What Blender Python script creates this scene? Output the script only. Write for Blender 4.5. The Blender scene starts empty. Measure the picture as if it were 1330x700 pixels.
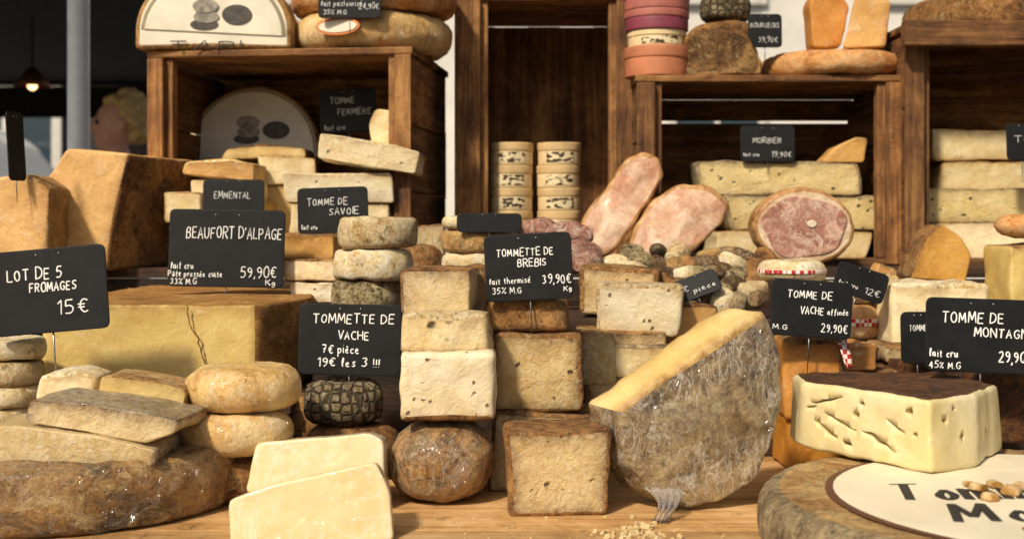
import bpy, bmesh, math, random
from mathutils import Vector, Matrix, noise, Euler
random.seed(7)
sc = bpy.context.scene
C = 1.25; F = 1600.0
def X(px, d): return (px-665)/F*d
def Z(py, d): return C+(290-py)/F*d
def H(h):
    o=[]
    for i in (0,2,4):
        c=int(h[i:i+2],16)/255
        o.append(c/12.92 if c<=.04045 else ((c+.055)/1.055)**2.4)
    return (o[0],o[1],o[2],1)
def link(o): sc.collection.objects.link(o); return o
def tag(o,label,cat,group=None):
    o["label"]=label; o["category"]=cat
    if group: o["group"]=group
    return o
# ------------------------------------------------------------------ materials
class NM:
    def __init__(s,name):
        s.m=bpy.data.materials.new(name); s.m.use_nodes=True
        s.nt=s.m.node_tree; s.b=s.nt.nodes["Principled BSDF"]
    def n(s,t,**k):
        x=s.nt.nodes.new(t)
        for a,v in k.items(): setattr(x,a,v)
        return x
    def l(s,a,b): s.nt.links.new(a,b)
    def vec(s,scale=(1,1,1)):
        tc=s.n('ShaderNodeTexCoord'); oi=s.n('ShaderNodeObjectInfo')
        mu=s.n('ShaderNodeMath',operation='MULTIPLY'); mu.inputs[1].default_value=17.3
        s.l(oi.outputs['Random'],mu.inputs[0]); s.rnd=oi.outputs['Random']
        ad=s.n('ShaderNodeVectorMath',operation='ADD')
        s.l(tc.outputs['Object'],ad.inputs[0]); s.l(mu.outputs[0],ad.inputs[1])
        if scale!=(1,1,1):
            mp=s.n('ShaderNodeVectorMath',operation='MULTIPLY'); mp.inputs[1].default_value=scale
            s.l(ad.outputs[0],mp.inputs[0]); return mp.outputs[0]
        return ad.outputs[0]
    def noise(s,v,scale,detail=6,rough=.6,dist=0):
        x=s.n('ShaderNodeTexNoise'); x.inputs['Scale'].default_value=scale
        x.inputs['Detail'].default_value=detail; x.inputs['Roughness'].default_value=rough
        x.inputs['Distortion'].default_value=dist
        s.l(v,x.inputs['Vector']); return x.outputs['Fac']
    def ramp(s,f,stops):
        r=s.n('ShaderNodeValToRGB'); e=r.color_ramp.elements
        while len(e)<len(stops): e.new(.5)
        for i,(p,c) in enumerate(stops): e[i].position=p; e[i].color=c
        s.l(f,r.inputs[0]); return r.outputs[0]
    def mix(s,f,a,b,mode='MIX'):
        x=s.n('ShaderNodeMix',data_type='RGBA',blend_type=mode)
        for i,v in ((0,f),(6,a),(7,b)):
            if hasattr(v,'links'): s.l(v,x.inputs[i])
            else: x.inputs[i].default_value=v
        return x.outputs[2]
    def rng(s,f,a,b,c=0,d=1):
        x=s.n('ShaderNodeMapRange'); 
        for i,v in enumerate((a,b,c,d)): x.inputs[i+1].default_value=v
        s.l(f,x.inputs[0]); return x.outputs[0]
    def math(s,op,a,b):
        x=s.n('ShaderNodeMath',operation=op)
        for i,v in ((0,a),(1,b)):
            if hasattr(v,'links'): s.l(v,x.inputs[i])
            else: x.inputs[i].default_value=v
        return x.outputs[0]
    def attr(s,name):
        a=s.n('ShaderNodeAttribute'); a.attribute_name=name; return a.outputs['Fac']
    def bump(s,h,strength,dist=.002,normal=None,sock='Normal'):
        b=s.n('ShaderNodeBump'); b.inputs['Strength'].default_value=strength
        b.inputs['Distance'].default_value=dist; s.l(h,b.inputs['Height'])
        if normal: s.l(normal,b.inputs['Normal'])
        s.l(b.outputs[0],s.b.inputs[sock]); return b.outputs[0]
    def wrap(s,v,w,col):
        st=s.n('ShaderNodeVectorMath',operation='MULTIPLY'); st.inputs[1].default_value=(1,1,.45); s.l(v,st.inputs[0]); v2=st.outputs[0]
        n=s.noise(v2,24,3,.55,2.4); n2=s.noise(v2,60,3,.6,2.0); msk=s.rng(s.noise(v,9,3),.42,.54)
        r=s.rng(s.math('ABSOLUTE',s.math('SUBTRACT',n,.5),0),0,.035,1,0)
        r2=s.rng(s.math('ABSOLUTE',s.math('SUBTRACT',n2,.5),0),0,.03,1,0)
        cr=s.math('MULTIPLY',s.math('MAXIMUM',r,s.math('MULTIPLY',r2,.7)),msk)
        s.b.inputs['Coat Weight'].default_value=w
        s.b.inputs['Coat Roughness'].default_value=.1
        s.b.inputs['Coat IOR'].default_value=1.8
        s.bump(s.math('ADD',cr,s.math('MULTIPLY',n2,.5)),1,.006,sock='Coat Normal')
        return s.mix(s.math('MULTIPLY',cr,w*.5),col,(.85,.82,.74,1))
def cheese_mat(name,c,c2,edge,scale=22,bump=.5,holes=0,wrap=0,rough=.55,holecol=None,ew=.95,speck=.5):
    m=NM(name); v=m.vec()
    n1=m.noise(v,scale,8,.66,.6); n2=m.noise(v,190,5,.75); n3=m.noise(v,scale*3.3,6,.7,.8); n4=m.noise(v,520,3,.7)
    f=m.math('ADD',m.math('MULTIPLY',n1,.6),m.math('MULTIPLY',n3,.4))
    col=m.ramp(f,[(.38,H(c)),(.62,H(c2))])
    col=m.mix(m.rng(n2,.54,.72,0,speck),col,H(edge))
    col=m.mix(m.rng(n3,.56,.7,0,.35),col,(.86,.78,.6,1))
    e=m.math('MULTIPLY',m.attr('edge'),m.rng(m.noise(v,60,6,.7),.32,.66,.35,1.5))
    e=m.math('MINIMUM',m.math('MULTIPLY',e,ew),1.0)
    col=m.mix(e,col,H(edge))
    hs=m.n('ShaderNodeHueSaturation'); m.l(col,hs.inputs['Color']); m.l(m.rng(m.rnd,0,1,.86,1.06),hs.inputs['Value']); m.l(m.rng(m.rnd,0,1,1.12,.95),hs.inputs['Saturation']); col=hs.outputs[0]
    h=m.math('ADD',m.math('ADD',n3,m.math('MULTIPLY',n2,.45)),m.math('MULTIPLY',n4,.15))
    if holes:
        vo=m.n('ShaderNodeTexVoronoi'); vo.inputs['Scale'].default_value=holes
        nv=m.n('ShaderNodeVectorMath',operation='ADD')
        nn=m.n('ShaderNodeTexNoise'); nn.inputs['Scale'].default_value=holes*1.1; m.l(v,nn.inputs['Vector'])
        sc_=m.n('ShaderNodeVectorMath',operation='SCALE'); sc_.inputs['Scale'].default_value=.6/holes
        m.l(nn.outputs['Color'],sc_.inputs[0]); m.l(v,nv.inputs[0]); m.l(sc_.outputs[0],nv.inputs[1])
        m.l(nv.outputs[0],vo.inputs['Vector'])
        k=m.rng(vo.outputs['Distance'],.10,.22,1,0)
        sp=m.rng(m.noise(v,holes*.55,2),.46,.54)
        k=m.math('MULTIPLY',k,sp)
        col=m.mix(m.math('MULTIPLY',k,.85),col,H(holecol or edge))  # hole shade painted into the colour; the pits themselves are only bump
        h=m.math('SUBTRACT',h,m.math('MULTIPLY',k,2.0))
    if wrap: col=m.wrap(v,wrap,col)
    m.l(col,m.b.inputs['Base Color'])
    m.b.inputs['Roughness'].default_value=rough
    m.b.inputs['Subsurface Weight'].default_value=.06
    m.b.inputs['Subsurface Radius'].default_value=(.008,.005,.002)
    m.b.inputs['Subsurface Scale'].default_value=.3
    m.bump(h,bump,.0035)
    return m.m
def rind_mat(name,c1,c2,c3,scale=14,bump=.9,spot=None,wrap=0,rough=.85,sscale=(1,1,1),net=0,pit=.5,st=.52):
    m=NM(name); v=m.vec(sscale)
    n1=m.noise(v,scale,9,.7,.8); n2=m.noise(v,scale*6,7,.78,.5); n3=m.noise(v,230,5,.8)
    f=m.math('ADD',m.math('ADD',m.math('MULTIPLY',n1,.5),m.math('MULTIPLY',n2,.3)),m.math('MULTIPLY',n3,.2))
    col=m.ramp(f,[(.42,H(c1)),(.5,H(c2)),(.58,H(c3))])
    h=m.math('ADD',m.math('ADD',n1,m.math('MULTIPLY',n2,1.0)),m.math('MULTIPLY',n3,.45))
    if spot:
        s=m.rng(m.noise(v,scale*2.0,10,.8,1.4),st,st+.06)
        s=m.math('MULTIPLY',s,m.rng(n3,.4,.6,.45,1))
        col=m.mix(m.math('MULTIPLY',s,.9),col,H(spot)); h=m.math('ADD',h,m.math('MULTIPLY',s,.3))
    p=m.rng(m.noise(v,110,4,.7),.59,.66)
    col=m.mix(m.math('MULTIPLY',p,pit),col,H('2a190c')); h=m.math('SUBTRACT',h,m.math('MULTIPLY',p,.5))
    if net:
        vo=m.n('ShaderNodeTexVoronoi',feature='DISTANCE_TO_EDGE'); vo.inputs['Scale'].default_value=net
        vo.inputs['Randomness'].default_value=.35; m.l(v,vo.inputs['Vector'])
        k=m.rng(vo.outputs['Distance'],.05,.16,1,0)
        col=m.mix(m.math('MULTIPLY',k,.8),col,H('1d140c'),'MIX'); h=m.math('ADD',h,m.math('MULTIPLY',k,-1.4))
    if wrap: col=m.wrap(v,wrap,col)
    m.l(col,m.b.inputs['Base Color']); m.b.inputs['Roughness'].default_value=rough
    m.bump(h,bump,.005)
    return m.m
def wood_mat(name,axis,c1,c2,c3,rough=.8,g=46):
    m=NM(name); s=[g,g,g]; s[axis]=2.6
    v=m.vec(tuple(s)); w=m.vec()
    t=m.attr('tint')
    ad=m.n('ShaderNodeVectorMath',operation='ADD'); m.l(v,ad.inputs[0])
    m.l(m.math('MULTIPLY',t,40),ad.inputs[1]); v=ad.outputs[0]
    n=m.noise(v,1.0,10,.75,1.0); n3=m.noise(v,3.8,6,.7); big=m.noise(w,9,7,.7,.6); st=m.noise(w,38,8,.75,.3)
    col=m.ramp(m.math('ADD',m.math('MULTIPLY',n,.55),m.math('MULTIPLY',big,.45)),[(.40,H(c1)),(.5,H(c2)),(.60,H(c3))])
    col=m.mix(m.rng(n3,.54,.68,0,.7),col,H(c1))
    col=m.mix(m.rng(st,.56,.66,0,.5),col,H('1a0f08'))
    x=m.n('ShaderNodeVectorMath',operation='SCALE'); m.l(col,x.inputs[0]); m.l(m.rng(t,0,1,.65,1.25),x.inputs['Scale'])
    m.l(x.outputs[0],m.b.inputs['Base Color']); m.b.inputs['Roughness'].default_value=rough
    m.bump(m.math('ADD',n,m.math('ADD',n3,st)),.8,.002); return m.m
def plain(name,c,rough=.6,metal=0,vary=.15,scale=30,bump=.1,coat=0):
    m=NM(name); v=m.vec(); n=m.noise(v,scale,6,.65)
    c=H(c); d=tuple(x*(1-vary) for x in c[:3])+(1,); b=tuple(min(1,x*(1+vary)) for x in c[:3])+(1,)
    m.l(m.ramp(n,[(.35,d),(.65,b)]),m.b.inputs['Base Color'])
    m.l(m.rng(n,.3,.7,rough*.8,min(1,rough*1.15)),m.b.inputs['Roughness'])
    m.b.inputs['Metallic'].default_value=metal
    m.b.inputs['Coat Weight'].default_value=coat
    m.bump(n,bump,.002); return m.m
P=dict(
 pale=cheese_mat('paste_pale','f0e2bc','dfc890','a87c3e',20),
 ivory=cheese_mat('paste_ivory','f2e8d0','e6d6ac','a07840',22,holes=85,holecol='5e4420',bump=.6,speck=.3),
 ivory2=cheese_mat('paste_ivory_open','ecdeb8','dec48e','906834',22,holes=42,holecol='3a3428',bump=.8),
 yellow=cheese_mat('paste_yellow','dfc888','cdac64','8c662a',14,bump=.35,speck=.3),
 gold=cheese_mat('paste_gold','dcb068','c49250','7c4e1c',16),
 orange=cheese_mat('paste_orange','d49a50','bc7a34','6e4014',20),
 hard=cheese_mat('paste_hard','e0cc9a','c8a86c','5e3a18',26,bump=.9,wrap=.6,ew=1.2,speck=.35),
 hard2=cheese_mat('paste_hard_dark','e2cc9a','c6a268','54300f',30,bump=.9,holes=70,holecol='6e4a22',ew=1.35,wrap=.25,speck=.35),
 wrapped=cheese_mat('paste_wrapped','ecdcb0','dec68c','b08c4c',12,bump=.12,wrap=.95,rough=.35,speck=.12),
 raclette=cheese_mat('paste_raclette','efe4c0','e2d19a','9c7834',12,bump=.3,rough=.42,speck=.2),
 blue=cheese_mat('paste_morbier','e0cc94','ccb06c','7c6432',22,holes=60,holecol='4c5244',bump=.7),
)
R=dict(
 brown=rind_mat('rind_brown','4a2c12','8c6030','ba8c52',16,spot='ccac78',st=.54),
 dark=rind_mat('rind_dark','4a3826','94805c','cbb890',30,spot='d8c8a4',net=85,bump=1),
 tan=rind_mat('rind_tan','845c2c','b88c52','d6b478',18,spot='e0c890'),
 grey=rind_mat('rind_grey','5a4830','9a8460','c6b084',18,spot='dac8a0'),
 plank=rind_mat('rind_grey_film','54432c','94805e','c0aa80',18,spot='d8c8a2',wrap=.8),
 greywrap=rind_mat('rind_grey_wrapped','402f1c','806844','b09a6e',13,bump=.8,spot='c4b48c',wrap=1,rough=.6,st=.54),
 white=rind_mat('rind_white','bc9858','e4d0a0','f6ead0',24,spot='faf0dc',pit=.35,bump=.7),
 wash=rind_mat('rind_washed','b0843e','d8ae68','e8cc92',14,bump=.6,spot='f0dfb4',rough=.5,pit=.2,wrap=.3),
 orange=rind_mat('rind_orange','9c5e28','ca8c4c','deb078',12,bump=.6,rough=.6,spot='e4c498',pit=.25),
 tomme=rind_mat('rind_tomme','5a3a1a','a4773e','cca468',19,bump=1,spot='e6d2a4',wrap=.6),
 crust=rind_mat('rind_crust','341c0a','5e3818','845428',34,bump=1,spot='a87e4c',st=.57),
 beau=rind_mat('rind_beaufort','7a5020','a07032','bc9050',14,bump=.6,sscale=(1,1,1.6),spot='84602c'),
 big=rind_mat('rind_large_round','46300f','8c6430','b89052',11,bump=.8,spot='d8bc84',sscale=(1,1,1.6),wrap=.4),
 ash=rind_mat('rind_ash','b08c50','dcc292','f0e2bc',40,spot='4e3418',bump=.9,pit=.5,st=.565),
 bits=rind_mat('rind_pressed_dried','3a2512','ccb47e','ecdcb4',64,spot='2a1a0e',bump=1.2),
)
WOOD=[wood_mat('crate_wood_'+'xyz'[i],i,'3a220e','7c522a','ac7e48') for i in range(3)]
DARKW=wood_mat('riser_wood',0,'1c110a','3a2414','553620')
TABLEW=wood_mat('table_wood',0,'a07440','d0a268','e6c08c',.6,30)
SLATE=NM('slate_sign'); 
_v=SLATE.vec(); _n=SLATE.noise(_v,30,6,.7); SLATE.l(SLATE.ramp(_n,[(.35,H('0a0c0e')),(.7,H('191a1c'))]),SLATE.b.inputs['Base Color']); SLATE.b.inputs['Roughness'].default_value=.62; SLATE.b.inputs['Specular IOR Level'].default_value=.3; SLATE.bump(_n,.15,.001); SLATE=SLATE.m
CHALK=plain('chalk_ink','eeeeea',.8,vary=.05); METAL=plain('steel','9a9a98',.35,1,.1)
# ------------------------------------------------------------------ loft
def finish(bm,name,mats,smooth=True):
    me=bpy.data.meshes.new(name); bm.to_mesh(me); bm.free()
    for m in mats: me.materials.append(m)
    if smooth: me.polygons.foreach_set('use_smooth',[True]*len(me.polygons))
    o=bpy.data.objects.new(name,me); return link(o)
def loft(name,pts,t,mats,seg=None,cap=(0,0),side=1,r=.005,bulge=0,mode='front',lump=.0016,fine=.0004,sp=.006,
         smooth=1,du=0,dv=0,scb=1,dome=(0,0),parent=None):
    a=sum(pts[i][0]*pts[(i+1)%len(pts)][1]-pts[(i+1)%len(pts)][0]*pts[i][1] for i in range(len(pts)))
    seg=list(seg) if seg else [side]*len(pts)
    if a<0:
        pts=pts[::-1]; seg=seg[::-1]; seg=seg[1:]+seg[:1]
    rp=[]
    for i,p in enumerate(pts):
        q=pts[(i+1)%len(pts)]; L=math.dist(p,q); n=max(1,math.ceil(L/sp))
        for k in range(n): rp.append((p[0]+(q[0]-p[0])*k/n,p[1]+(q[1]-p[1])*k/n,seg[i]))
    N=len(rp); uv=[Vector((p[0],p[1])) for p in rp]; sg=[p[2] for p in rp]
    for _ in range(smooth): uv=[(uv[i-1]+uv[i]*2+uv[(i+1)%N])/4 for i in range(N)]
    cen=sum(uv,Vector((0,0)))/N
    nr=[];ni=[]
    for i in range(N):
        d=uv[(i+1)%N]-uv[i-1]; q=Vector((d.y,-d.x)).normalized() if d.length>1e-9 else Vector((0,0))
        nr.append(q); ni.append(q*.4+(uv[i]-cen).normalized()*.7)
    r=min(r,t*.45)
    rings=[]
    cs=(.2,.4,.58,.72,.83,.91,.96)
    for s in cs: rings.append(('c',s,0))
    for k in range(4):
        an=k*math.pi/6; rings.append(('s',r*(1-math.sin(an)),r*(1-math.cos(an))))
    nl=max(3,min(14,int((t-2*r)/.008)))
    for k in range(1,nl): rings.append(('s',0,r+(t-2*r)*k/nl))
    for k in range(3,-1,-1):
        an=k*math.pi/6; rings.append(('s',r*(1-math.sin(an)),t-r*(1-math.cos(an))))
    for s in cs[::-1]: rings.append(('c',s,t))
    rindpts=[uv[i] for i in range(N) if sg[i]==side and side!=cap[0]][::2]
    caprind=(cap[0]==side)
    bm=bmesh.new(); el=bm.verts.layers.float.new('edge')
    sd=random.random()*50
    def mk(u,v,w):
        k=w/t; uu=cen.x+(u-cen.x)*(1+(scb-1)*k)+du*k; vv=cen.y+(v-cen.y)*(1+(scb-1)*k)+dv*k
        return bm.verts.new((uu,w,vv) if mode=='front' else (uu,vv,w))
    def edge(p,w):
        e=99
        if rindpts: e=min((p-q).length_squared for q in rindpts)**.5
        if caprind: e=min(e,w,t-w)
        return math.exp(-e/.007)
    V=[]
    for kd,a_,w in rings:
        row=[]
        for i in range(N):
            if kd=='c':
                p=uv[i]-ni[i]*r; p=cen+(p-cen)*a_
                ww=w+(-dome[0] if w==0 else dome[1])*(1-a_*a_)
            else:
                b=bulge*math.sin(math.pi*w/t); p=uv[i]+nr[i]*b-ni[i]*a_; ww=w
            x=mk(p.x,p.y,ww); x[el]=edge(p,min(max(w,0),t)); row.append(x)
        V.append(row)
    c0=mk(cen.x,cen.y,-dome[0]); c1=mk(cen.x,cen.y,t+dome[1])
    c0[el]=edge(cen,0); c1[el]=edge(cen,t)
    nc=len(cs)
    for j in range(len(V)-1):
        for i in range(N):
            k=(i+1)%N; f=bm.faces.new((V[j][i],V[j][k],V[j+1][k],V[j+1][i]))
            f.material_index=cap[0] if j<nc else (cap[1] if j>=len(V)-1-nc else sg[i])
    for i in range(N):
        k=(i+1)%N
        f=bm.faces.new((c0,V[0][k],V[0][i])); f.material_index=cap[0]
        f=bm.faces.new((c1,V[-1][i],V[-1][k])); f.material_index=cap[1]
    bmesh.ops.recalc_face_normals(bm,faces=bm.faces[:]); bm.normal_update()
    if lump or fine:
        o=Vector((sd,sd*.7,-sd)); mv=[]
        for v in bm.verts:
            c=v.co; mv.append(noise.noise(c*14+o)*lump+noise.noise(c*45+o)*lump*.6+noise.noise(c*120+o)*fine)
        for v,m_ in zip(bm.verts,mv): v.co+=v.normal*m_*1.6
    o=finish(bm,name,mats)
    if parent: o.parent=parent
    return o
def place(o,x,y,z,yaw=0,roll=0,pitch=0):
    o.location=(x,y,z); o.rotation_euler=Euler((math.radians(pitch),math.radians(-roll),math.radians(yaw)),'XYZ'); return o
def B(x0,y0,x1,y1,d,t,paste,rind,label,sides='TB',cap=(0,0),yaw=None,roll=0,jit=.04,name='cheese_block',cat='cheese',group='cut cheeses piled on the market stall',**k):
    w=(x1-x0)/F*d; h=(y1-y0)/F*d
    R_=lambda s:random.uniform(-jit,jit)*s
    if yaw is None: yaw=random.uniform(-5,5) if d<1.8 else random.uniform(-2,2)
    c=[(-w/2+R_(w),0),(w/2+R_(w),0),(w/2+R_(w),h+R_(h)),(-w/2+R_(w),h+R_(h))]
    pts=[];sg=[]
    for i in range(4):
        a=c[i]; b=c[(i+1)%4]; s=1 if 'BRTL'[i] in sides else 0
        pts.append(a); sg.append(s)
        if i!=0:
            f=random.uniform(.35,.65); q=.012*random.uniform(-1,1)*(w+h)
            nx,ny=(b[1]-a[1]),-(b[0]-a[0]); L=math.hypot(nx,ny); pts.append((a[0]+(b[0]-a[0])*f+nx/L*q,a[1]+(b[1]-a[1])*f+ny/L*q)); sg.append(s)
    k.setdefault('r',.003)
    o=loft(name,pts,t,[P[paste],R[rind]],seg=sg,cap=cap,side=1,**k)
    place(o,X((x0+x1)/2,d),d,Z(y1,d),yaw,roll)
    return tag(o,label,cat,group)
def Q(pp,d,t,paste,rind,label,rs=(),cap=(0,0),yaw=0,pitch=0,name='cheese_wedge',cat='cheese',group='cut cheeses piled on the market stall',mats=None,**k):
    cx=(min(p[0] for p in pp)+max(p[0] for p in pp))/2; by=max(p[1] for p in pp)
    pts=[((p[0]-cx)/F*d,(by-p[1])/F*d) for p in pp]
    sg=[1 if (rs=='all' or i in rs) else 0 for i in range(len(pp))]
    o=loft(name,pts,t,mats or [P[paste],R[rind]],seg=sg,cap=cap,side=1,**k)
    place(o,X(cx,d),d,Z(by,d),yaw,0,pitch)
    return tag(o,label,cat,group)
def circ(r,n=40,ry=None,a0=0,a1=360):
    ry=ry or r; return [(r*math.cos(math.radians(a0+(a1-a0)*i/n)),ry*math.sin(math.radians(a0+(a1-a0)*i/n))) for i in range(n)]
def W(x0,x1,d,zb,h,rind,label,name='round_cheese',group='round cheeses on the market stall',cat='cheese',top=None,bulge=None,yaw=0,tilt=0,pitch=0,**k):
    r=(x1-x0)/2/F*d
    k.setdefault('r',h*.3); k.setdefault('lump',.0022)
    if bulge is None: bulge=h*.08
    o=loft(name,circ(r-bulge),h,[R[rind],R[top or rind]],cap=(0,1),side=0,bulge=bulge,mode='top',sp=.008,smooth=0,**k)
    place(o,X((x0+x1)/2,d),d,C+zb,yaw,tilt,pitch); return tag(o,label,cat,group)
def boxes(name,bx,mat,bev=.0015,parent=None,jit=0):
    bm=bmesh.new(); tl=bm.verts.layers.float.new('tint')
    for (a,b,c,d,e,f) in bx:
        tv=random.random()
        vs=bmesh.ops.create_cube(bm,size=1)['verts']
        jx=random.uniform(-jit,jit); jz=random.uniform(-jit,jit)
        for v in vs:
            v.co=Vector(((a+b)/2+v.co.x*(b-a)+jx,(c+d)/2+v.co.y*(d-c),(e+f)/2+v.co.z*(f-e)+jz)); v[tl]=tv
    if bev: bmesh.ops.bevel(bm,geom=bm.edges[:],offset=bev,segments=2,affect='EDGES',profile=.6)
    o=finish(bm,name,[mat],False)
    if parent: o.parent=parent
    return o
def empty(name,loc=(0,0,0),yaw=0):
    o=bpy.data.objects.new(name,None); o.empty_display_size=.05; o.location=loc; o.rotation_euler=(0,0,math.radians(yaw)); return link(o)
# ------------------------------------------------------------------ stroke font
G={'A':['0,0 2,6 4,0','.8,2.2 3.2,2.2'],'B':['0,0 0,6 2.6,6 3.4,5 2.6,3.3 0,3.2','2.4,3.2 3.8,2 3,.2 0,0'],'C':['4,5.2 2.5,6 .8,5 0,3 .8,1 2.5,0 4,.8'],
'D':['0,0 0,6','-.3,6 2,6 3.8,4.5 4,2.5 3,.7 -.2,0'],'E':['3.6,6 0,6','0,6 0,0','0,0 3.6,0','0,3.1 3,3.1'],'F':['3.6,6 0,6','0,6 0,0','0,3.1 2.8,3.1'],
'G':['4,5 2.5,6 .6,5 0,3 .8,.8 2.5,0 4,1 4,2.8','4,2.8 2.4,2.8'],'H':['0,0 0,6','4,0 4,6','0,3 4,3'],'I':['0,0 0,6'],'K':['0,0 0,6','3.6,6 0,2.6','1,3.4 3.8,0'],'L':['0,6 0,0','0,0 3.4,0'],
'M':['0,0 .4,6','.4,6 2.3,1.5','2.3,1.5 4.2,6','4.2,6 4.8,0'],'N':['0,0 0,6','0,6 4,0','4,0 4,6'],'O':['2,6 .5,5 0,3 .6,.8 2,0 3.5,.8 4,3 3.5,5.2 2,6'],
'P':['0,0 0,6','-.3,6 2.8,6 3.8,4.8 3,3.1 0,2.8'],'R':['0,0 0,6','-.3,6 2.8,6 3.7,4.8 3,3.3 0,3','1.4,3 3.8,0'],'S':['3.8,5.3 2.2,6 .4,5 .6,3.8 3.4,2.4 3.7,1 2,0 0,.8'],
'T':['0,6 4.2,6','2.1,6 2.1,0'],'U':['0,6 0,1.8 1,.2 2.8,.2 4,1.8 4,6'],'V':['0,6 2,0','2,0 4,6'],
'0':['2,6 .5,5 0,3 .6,.8 2,0 3.2,.8 3.6,3 3.2,5.2 2,6'],'1':['.2,4.6 1.8,6','1.8,6 1.8,0'],'2':['.2,5 1.6,6 3.2,5.2 3,3.4 0,0','0,0 3.8,0'],'3':['.2,5.4 2,6 3.4,4.8 1.6,3.3 3.6,2 2,0 0,.7'],
'4':['2.6,0 2.6,6','2.6,6 0,2','0,2 3.8,2'],'5':['3.4,6 .6,6','.6,6 .3,3.4','.3,3.4 2.4,3.8 3.7,2.2 2.4,.2 0,.4'],'7':['0,6 3.6,6','3.6,6 1.4,0','.8,3 3.2,3'],'9':['3.4,4.6 2,6 .4,5.2 .6,3.4 2.4,3 3.4,4.6 3.2,1.8 1.2,0'],
'8':['1.8,3.2 .3,4.6 1.8,6 3.3,4.6 1.8,3.2 0,1.6 1.8,0 3.6,1.6 1.8,3.2'],
'€':['4,5.2 2.6,6 1.2,5 .7,3 1.2,1 2.6,0 4,.8','-.2,3.7 2.8,3.7','-.2,2.4 2.6,2.4'],'%':['0,.4 3.8,5.6','.6,5.8 .1,5 .7,4.4 1.2,5.1 .6,5.8','3,1.5 2.5,.8 3.1,0 3.7,.8 3,1.5'],
',':['.5,.5 0,-1'],'.':['0,0 .2,.3'],'!':['.3,6 .2,1.8','.2,.3 .2,0'],"'":['.3,6 0,4.6'],
'a':['2.6,3 1,3.6 0,1.8 .9,0 2.3,.9 2.6,3.3','2.6,3.3 2.7,.4 3.3,0'],'b':['0,6 0,0','0,2.4 1.4,3.5 2.7,1.8 1.3,0 0,.6'],'c':['2.6,3 1.2,3.6 0,1.8 1.1,0 2.7,.6'],'e':['.2,1.8 2.4,2.2 1.8,3.5 .4,2.9 .2,1 1.4,0 2.8,.7'],
'é':['.2,1.8 2.4,2.2 1.8,3.5 .4,2.9 .2,1 1.4,0 2.8,.7','1.3,4.4 2.2,5.6'],'è':['.2,1.8 2.4,2.2 1.8,3.5 .4,2.9 .2,1 1.4,0 2.8,.7','1.9,4.4 1,5.6'],'f':['2.4,5.6 1.4,6 .8,4.6 .8,-.8','-.1,3.3 2,3.3'],
'g':['2.6,3 1,3.6 0,1.8 .9,.3 2.4,1','2.6,3.4 2.6,-1.4 1.2,-2.2 0,-1.5'],'h':['0,6 0,0','0,2.2 1.3,3.5 2.4,2.6 2.5,0'],'i':['.2,3.5 .3,.3 .8,0','.2,4.8 .3,5'],'l':['.3,.4 1.3,4.6 .9,6 .3,4.6 .4,.6 1.1,0'],
'm':['0,3.5 0,0','0,2.4 1,3.5 1.8,2.6 1.8,0','1.8,2.4 2.8,3.5 3.6,2.4 3.7,0'],'n':['0,3.5 0,0','0,2.2 1.3,3.5 2.4,2.6 2.5,0'],'o':['1.3,3.5 0,1.8 1.2,0 2.5,1.8 1.3,3.5'],'p':['0,3.5 0,-2.2','0,2.6 1.4,3.5 2.6,1.8 1.3,0 0,.6'],
'r':['0,3.5 .1,0','.1,2 1,3.4 2,3.2'],'s':['2.2,3.1 .9,3.6 .3,2.6 2.1,1.2 1.6,.1 0,.4'],'t':['1,5.4 .9,.6 1.8,0','0,3.5 2.1,3.5'],'u':['0,3.5 .1,.8 1,0 2.3,.9 2.5,3.5','2.5,3.5 2.6,0'],'â':['2.6,3 1,3.6 0,1.8 .9,0 2.3,.9 2.6,3.3','2.6,3.3 2.7,.4','.6,4.5 1.4,5.5 2.2,4.5']}
def strokes(text):
    x=0; out=[]
    for ch in text:
        if ch==' ': x+=3; continue
        g=G.get(ch,G['O']); mx=0; jy=random.uniform(-.35,.35); sl=random.uniform(-.03,.1); js=random.uniform(.88,1.08)
        for s in g:
            pl=[tuple(float(c) for c in q.split(',')) for q in s.split()]
            mx=max(mx,max(p[0] for p in pl))
            if len(pl)>=4:
                for _ in range(2):
                    q=[pl[0]]
                    for a,b in zip(pl,pl[1:]): q+=[(a[0]*.75+b[0]*.25,a[1]*.75+b[1]*.25),(a[0]*.25+b[0]*.75,a[1]*.25+b[1]*.75)]
                    q.append(pl[-1]); pl=q
            out.append([(x+p[0]*js+p[1]*sl,p[1]*js+jy) for p in pl])
        x+=mx+1.5
    return out,x-1.5
def lettering(lines,d,cx,by,parent,rad=.0006,y=-.0012,mat=None):
    cu=bpy.data.curves.new('lettering','CURVE'); cu.dimensions='3D'; cu.bevel_depth=rad; cu.bevel_resolution=1; cu.use_fill_caps=True
    for (t,x0,x1,yb,h) in lines:
        st,wd=strokes(t); sx=(x1-x0)/wd; sy=h/6
        for pl in st:
            s=cu.splines.new('POLY'); s.points.add(len(pl)-1)
            for i,(a,b) in enumerate(pl):
                s.points[i].co=((x0+a*sx-cx)/F*d,y,(by-yb+b*sy)/F*d,1)
                s.points[i].radius=random.uniform(.75,1.15)*(1 if h>9 else .8)
    o=bpy.data.objects.new('lettering',cu); link(o)
    dg=bpy.context.evaluated_depsgraph_get(); me=bpy.data.meshes.new_from_object(o.evaluated_get(dg))
    bpy.data.objects.remove(o); me.materials.clear(); me.materials.append(mat or CHALK)
    m=bpy.data.objects.new('lettering',me); link(m); m.parent=parent; return m
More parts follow.
